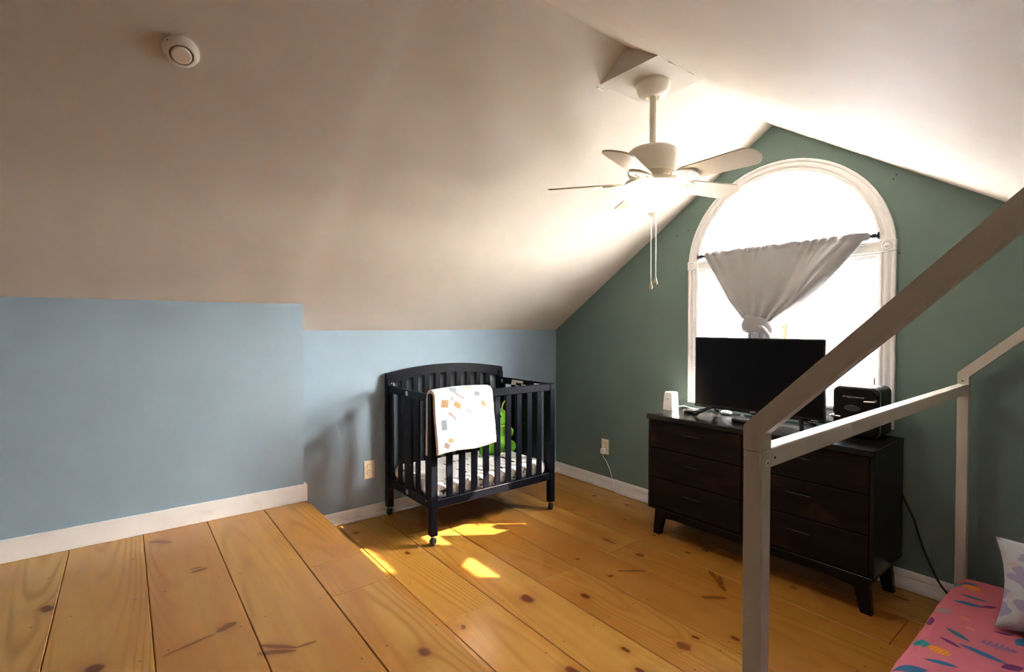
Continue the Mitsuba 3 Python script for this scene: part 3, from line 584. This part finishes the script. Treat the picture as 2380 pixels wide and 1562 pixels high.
# ---------------------------------------------------------------- dresser
dk = 'dresser'; tag(dk, 'low dark walnut six drawer dresser under the window', 'dresser')
X0, X1, YF, YB, ZT = 1.305, 2.480, -.445, -.030, .745
add(dk + '__top', bx(X0 - .003, X1 + .003, YF - .014, YB, ZT - .030, ZT, .003), 'dresser_dark')
add(dk + '__carcass', cat_(bx(X0, X0 + .018, YF + .002, YB, .178, ZT - .030, .002), bx(X1 - .018, X1, YF + .002, YB, .178, ZT - .030, .002), bx(X0 + .018, X1 - .018, YF + .024, YB, .178, ZT - .030, .001)), 'dresser_dark')
add(dk + '__bottom_panel', bx(X0, X1, YF + .002, YB, .166, .180, .002), 'dresser_dark')
xm = (X0 + X1) / 2
zz = [.184, .364, .544, .714]
for a, b in ((X0 + .018, xm - .0015), (xm + .0015, X1 - .018)):
    for z_, Z_ in zip(zz[:-1], zz[1:]):
        dkey = add(dk + '__drawer', bx(a + .001, b - .001, YF, YF + .022, z_ + .0018, Z_ - .0018, .002), 'walnut')
        c = (a + b) / 2; zc = (z_ + Z_) / 2 + .022
        add(dkey + '__handle', cat_(bx(c - .056, c + .056, YF - .013, YF - .009, zc - .003, zc + .003, .001), bx(c - .052, c - .046, YF - .010, YF + .001, zc - .003, zc + .003, .001), bx(c + .046, c + .052, YF - .010, YF + .001, zc - .003, zc + .003, .001)), 'black_plastic')
add(dk + '__apron', prism(Polygon([(X0 + .055, .167), (X1 - .055, .167), (X1 - .07, .105), (X1 - .16, .118), (X0 + .16, .118), (X0 + .07, .105)]), 'y', YF + .035, YF + .055), 'dresser_dark')
def leg(xa, s, ya):
    """tapered leg: top at xa, splayed outwards by s"""
    t = [(xa + s * .015, .167), (xa - s * .055, .167), (xa - s * .012 + s * .0, 0.0), (xa + s * .030, 0.0)]
    return prism(Polygon(t), 'y', ya, ya + .036)
for xa, s in ((X0 + .045, -1), (X1 - .045, 1)):
    for ya in (YF + .036, YB - .070):
        add(dk + '__leg', leg(xa, s, ya), 'dresser_dark')

# ---------------------------------------------------------------- television
tv = 'television'; tag(tv, 'black flat screen television standing on the dresser in front of the window', 'television')
ty0 = -.205
add(tv + '__housing', cat_(bx(1.474, 2.198, ty0, ty0 + .022, .790, 1.216, .003), bx(1.56, 2.11, ty0 + .020, ty0 + .062, .800, 1.06, .012)), 'black_plastic')
add(tv + '__screen', bx(1.483, 2.189, ty0 - .0012, ty0 + .002, .812, 1.208, .0005), 'screen_black')
add(tv + '__bottom_strip', bx(1.474, 2.198, ty0 - .004, ty0 + .002, .790, .806, .001), 'black_gloss')
for xc, s in ((1.590, -1), (2.082, 1)):
    f1 = tube([(xc, ty0 + .012, .797), (xc + s * .055, ty0 - .115, .7575)], [.0115, .0095], 10); f2 = tube([(xc, ty0 + .012, .797), (xc + s * .030, ty0 + .115, .7575)], [.0115, .0095], 10)
    add(tv + '__stand_leg', cat_(f1, f2), 'black_plastic', smooth=30)
add(tv + '__logo', bx(1.820, 1.852, ty0 - .0052, ty0 - .003, .795, .801, .0003), 'silver', 'small silver logo bar')
add(tv + '__sensor', bx(1.826, 1.846, ty0 - .004, ty0 + .006, .783, .791, .001), 'black_plastic')
add(tv + '__logo', bx(2.135, 2.172, ty0 - .0052, ty0 - .003, .7955, .8000, .0003), 'silver')

# white speaker
sp = 'speaker'; tag(sp, 'small white tapered speaker at the left end of the dresser top', 'speaker')
def sq(w, d, z, xo=0, yo=0, r=.016):
    a = sbox(-w + r, -d + r, w - r, d - r).buffer(r, 8); return np.array([[x + 1.308 + xo, y - .215 + yo, z] for x, y in a.exterior.coords[:-1]])
V = np.vstack([sq(.036, .040, ZT + .0005), sq(.0375, .042, ZT + .004), sq(.0365, .040, ZT + .040), sq(.0335, .037, ZT + .095, 0, .002), sq(.0325, .035, ZT + .110, 0, .003), sq(.0295, .031, ZT + .115, 0, .004)])
add(sp + '__body', trimesh.convex.convex_hull(V), 'white_plastic', smooth=40)
add(sp + '__logo', rot(bx(1.297, 1.318, -.2535, -.2515, ZT + .072, ZT + .0755, .0003), 5, [1, 0, 0], (1.3, -.2535, ZT + .07)), 'grey_print')
add(sp + '__indicator', ball((1.288, -.2562, ZT + .030), .0022, 1), 'silver')
add(sp + '__cord', tube(spline([(1.34, -.18, ZT + .022), (1.368, -.155, ZT + .024), (1.395, -.12, ZT + .012), (1.41, -.07, ZT + .003), (1.40, -.036, ZT + .003)], 8), .0024, 8), 'white_plastic', smooth=True)
# puck, white pod, tag, remote
k = add('media_player', lathe([(0, 0), (.046, 0), (.049, .004), (.049, .016), (.045, .020), (0, .020)], 40, (1.462, -.225, ZT)), 'black_plastic', 'round black puck beside the left foot of the television', 'media player', smooth=30)
add(k + '__shiny_top', lathe([(0, .0201), (.043, .0201), (.042, .0212), (0, .0214)], 40, (1.462, -.225, ZT)), 'black_gloss', 'glossy black disc', smooth=30)
m = ball((1.585, -.135, ZT + .014), .034, 3, (1.0, .8, .41)); m.vertices[:, 2] = np.maximum(m.vertices[:, 2], ZT + .0005)
m.apply_translation((1.630 - m.centroid[0], -.115 - m.centroid[1], ZT + .0003 - m.bounds[0][2])); add('charger', m, 'white_plastic', 'oval white charger behind the left foot of the television', 'charger', smooth=True)
m = rot(trimesh.convex.convex_hull(np.array([[-.016, -.002, 0], [.016, -.002, 0], [.010, -.001, .018], [.016, .004, 0], [-.016, .004, 0], [.008, .003, .018], [.0, -.001, .016]])), 20, [0, 0, 1]); m.apply_translation((1.725, -.12, ZT)); add('paper_tag', m, 'label_paper', 'tiny folded white paper tag under the television', 'paper scrap')
m = rbox(1.755, 1.925, -.300, -.260, ZT, ZT + .017, .008, 2); rot(m, -9, [0, 0, 1], (1.8, -.28, 0)); k = add('remote_control', m, 'black_plastic', 'slim black remote control lying on the dresser', 'remote control', smooth=40)
bts = [rot(lathe([(0, 0), (.004, 0), (.0035, .0015), (0, .0018)], 10, (x, y, ZT + .0168)), -9, [0, 0, 1], (1.8, -.28, 0)) for x in np.linspace(1.785, 1.895, 7) for y in (-.288, -.272)]
for b in bts: add(k + '__button', b, 'grey_print')

# mini fridge
fr = 'mini_fridge'; tag(fr, 'small black retro mini fridge at the right end of the dresser', 'mini fridge')
fx0, fx1, fy = 2.243, 2.432, -.225
def rr(x0_, x1_, z0_, z1_, r): return sbox(x0_ + r, z0_ + r, x1_ - r, z1_ - r).buffer(r, 10)
add(fr + '__body', prism(rr(fx0, fx1, ZT + .006, .990, .030), 'y', fy + .024, -.042), 'black_plastic', smooth=35)
add(fr + '__door', trimesh.convex.convex_hull(np.vstack([prism(rr(fx0 + .008, fx1 - .008, ZT + .016, .982, .030), 'y', fy - .006, fy).vertices, prism(rr(fx0, fx1, ZT + .008, .990, .032), 'y', fy + .004, fy + .019).vertices])), 'black_gloss', smooth=35)
add(fr + '__seal_trim', prism(rr(fx0 - .001, fx1 + .001, ZT + .007, .991, .032), 'y', fy + .0185, fy + .0245), 'silver', 'silver trim line', smooth=35)
t = meshkit.text_mesh('Frigidaire', .0080, .0008); v = t.vertices; v[:, 0] += .30 * v[:, 1]; wd = v[:, 0].max(); t.vertices = np.stack([fx0 + .040 + v[:, 0] * (.092 / wd), fy - .0058 - v[:, 2], .938 + v[:, 1]], 1); t.faces = t.faces[:, ::-1]
add(fr + '__lettering', t, 'silver', 'silver script lettering')
e = trimesh.creation.icosphere(subdivisions=3, radius=1); e.apply_scale((.034, .0025, .0155)); e.apply_translation(((fx0 + fx1) / 2 - .012, fy - .0065, .887)); add(fr + '__door_badge', e, 'badge_dark', smooth=True)
add(fr + '__handle', cat_(cyl((fx1 - .055, fy - .018, .925), (fx1 - .012, fy - .018, .927), .0045, 12), cyl((fx1 - .014, fy - .018, .927), (fx1 - .010, fy + .002, .934), .005, 12)), 'silver', 'chrome lever handle', smooth=30)
add(fr + '__hinge_knob', cat_(ball((fx0 + .006, fy - .012, .842), .011, 2), cyl((fx0 - .012, fy - .010, .842), (fx0 + .036, fy - .012, .842), .0045, 12)), 'silver', smooth=30)
for a in (fx0 + .03, fx1 - .03):
    for b in (fy + .05, -.06): add(fr + '__foot', cyl((a, b, ZT), (a, b, ZT + .008), .009, 12), 'rubber_black')
# black power cord beside the dresser
add('power_cord', tube(spline([(2.455, -.024, .60), (2.475, -.022, .47), (2.520, -.020, .359), (2.548, -.020, .26), (2.572, -.020, .195), (2.612, -.024, .105), (2.648, -.028, .055), (2.70, -.040, .008), (2.80, -.05, .006)], 10), .0042, 8), 'rubber_black', 'black power cord hanging down the green wall between dresser and bed', 'power cord', smooth=True)

# ---------------------------------------------------------------- house bed
hb = 'house_bed'; tag(hb, 'white wooden house frame bed at the right', 'bed')
B, BX, YB0, YB1 = .0385, 2.685, -1.990, -.105     # timber, left post, front and back frame (y of front faces)
BR = 3.590
def rafter(x_in, zt_, y, s, apex):
    """45 degree rafter from the outer top corner of a post; s=+1 rises to the right"""
    pts = [(x_in, zt_ - .048), (x_in, zt_ + .030)]
    L = abs(apex - x_in)
    pts = [(x_in, zt_), (x_in, zt_ + .050), (apex, zt_ + .050 + L), (apex, zt_ + .050 + L - B * 1.414 - .001), (x_in + s * B, zt_ + .050 + B - B * 1.414), (x_in + s * B, zt_)]
    return prism(Polygon(pts), 'y', y, y + B)
AP = (BX + BR + B) / 2
for y in (YB0, YB1):
    add(hb + '__post', bx(BX, BX + B, y, y + B, 0, 1.028, .002), 'bed_white')
    add(hb + '__post', bx(BR, BR + B, y, y + B, 0, 1.028, .002), 'bed_white')
    add(hb + '__rafter', rafter(BX, 1.0285, y, 1, AP), 'bed_white')
    add(hb + '__rafter', rafter(BR + B, 1.0285, y, -1, AP), 'bed_white')
for x in (BX, BR): add(hb + '__eave_rail', bx(x + .002, x + B - .002, YB0 + B, YB1 + .012 if x == BX else YB1, .990, 1.030, .002), 'bed_white')
for x in (BX, BR): add(hb + '__side_rail', bx(x + .004, x + B - .004, YB0 + B, YB1, .03, .085, .002), 'bed_white')
for y in (YB0, YB1): add(hb + '__end_rail', bx(BX + B, BR, y + .004, y + B - .004, .03, .085, .002), 'bed_white')
add(hb + '__ridge_beam', bx(AP - B / 2, AP + B / 2, YB0 + B, YB1, 1.0285 + .05 + (AP - BX) - .075, 1.0285 + .05 + (AP - BX) - .030, .002), 'bed_white')
def bolt(x, y, z, ax, sgn):
    m = lathe([(0, 0), (.0068, 0), (.0062, .0012), (.0030, .0014), (.0026, .0003), (0, .0003)], 16); rot(m, 90 * sgn, ax); m.apply_translation((x, y, z)); bk_ = add(hb + '__bolt', m, 'silver', 'steel bolt head')
    m = lathe([(0, 0), (.0032, 0), (.0030, .0017), (0, .0017)], 8); rot(m, 90 * sgn, ax); m.apply_translation((x, y, z)); add(bk_ + '__socket', m, 'handle_black')
bolt(BX + B, YB0 + .022, 1.003, [0, 1, 0], 1); bolt(BX + .018, YB1, 1.043, [1, 0, 0], 1); add(hb + '__peg_hole', cyl((BX + B - .004, YB0 + B + .022, 1.008), (BX + B - .0015, YB0 + B + .022, 1.008), .0028, 10), 'handle_black')
add(hb + '__slat_base', bx(BX + B, BR, YB0 + B, YB1, .070, .0850, .001), 'bed_white')
m = rbox(BX + .014, BR + .030, YB0 + B + .004, YB1 - .004, .086, .205, .050, 3).subdivide_to_size(.03)
v = m.vertices; v += m.vertex_normals * (0.016 * noise3(v * np.array([7, 5, 7]), 5))[:, None]
v[:, 2] += .010 * np.sin((v[:, 0] * 9 + v[:, 1] * 6)) * (v[:, 2] > .15) * .6
v[:, 0] = np.clip(v[:, 0], BX - .010, BR + B); v[:, 1] = np.clip(v[:, 1], YB0 + B + .002, YB1 - .002); v[:, 2] = np.maximum(v[:, 2], .0855)
add('bed_mattress', m, 'bedspread_pink', 'pink mattress cover printed with leaves and pineapples on the house bed', 'mattress', smooth=True)
# pillow leaning at the head end
def pil(s):
    def fn(u, v):
        X, Z = u - .5, v - .5
        e = np.clip((1 - (2 * np.abs(X)) ** 4) * (1 - (2 * np.abs(Z)) ** 4), 0, 1) ** .55
        pinch = 1 - .10 * (1 - (2 * np.abs(Z)) ** 2) * (np.abs(X) * 2) ** 2
        pz = 1 - .10 * (1 - (2 * np.abs(X)) ** 2) * (np.abs(Z) * 2) ** 2
        t = .060 * e + .008 * noise3(np.stack([u * 5, v * 5, u * 0 + s], -1), 6) * e
        return np.stack([X * .52 * pinch, s * t, Z * .34 * pz], -1)
    P, F, _ = grid(fn, 41, 31); return P, (F if s > 0 else F[:, ::-1])
Pa, Fa = pil(1); Pb, Fb = pil(-1)
m = trimesh.Trimesh(np.vstack([Pa, Pb]), np.vstack([Fa, Fb + len(Pa)]), process=False); m.fix_normals()
rot(m, -3, [0, 1, 0]); rot(m, -40, [1, 0, 0]); rot(m, 3, [0, 0, 1]); m.apply_translation((3.118, -.420, .352))
m.apply_translation((0, 0, .2065 - m.bounds[0][2]))
add('pillow', m, 'pillow_print', 'white pillow with lilac print leaning at the head of the bed', 'pillow', smooth=True)
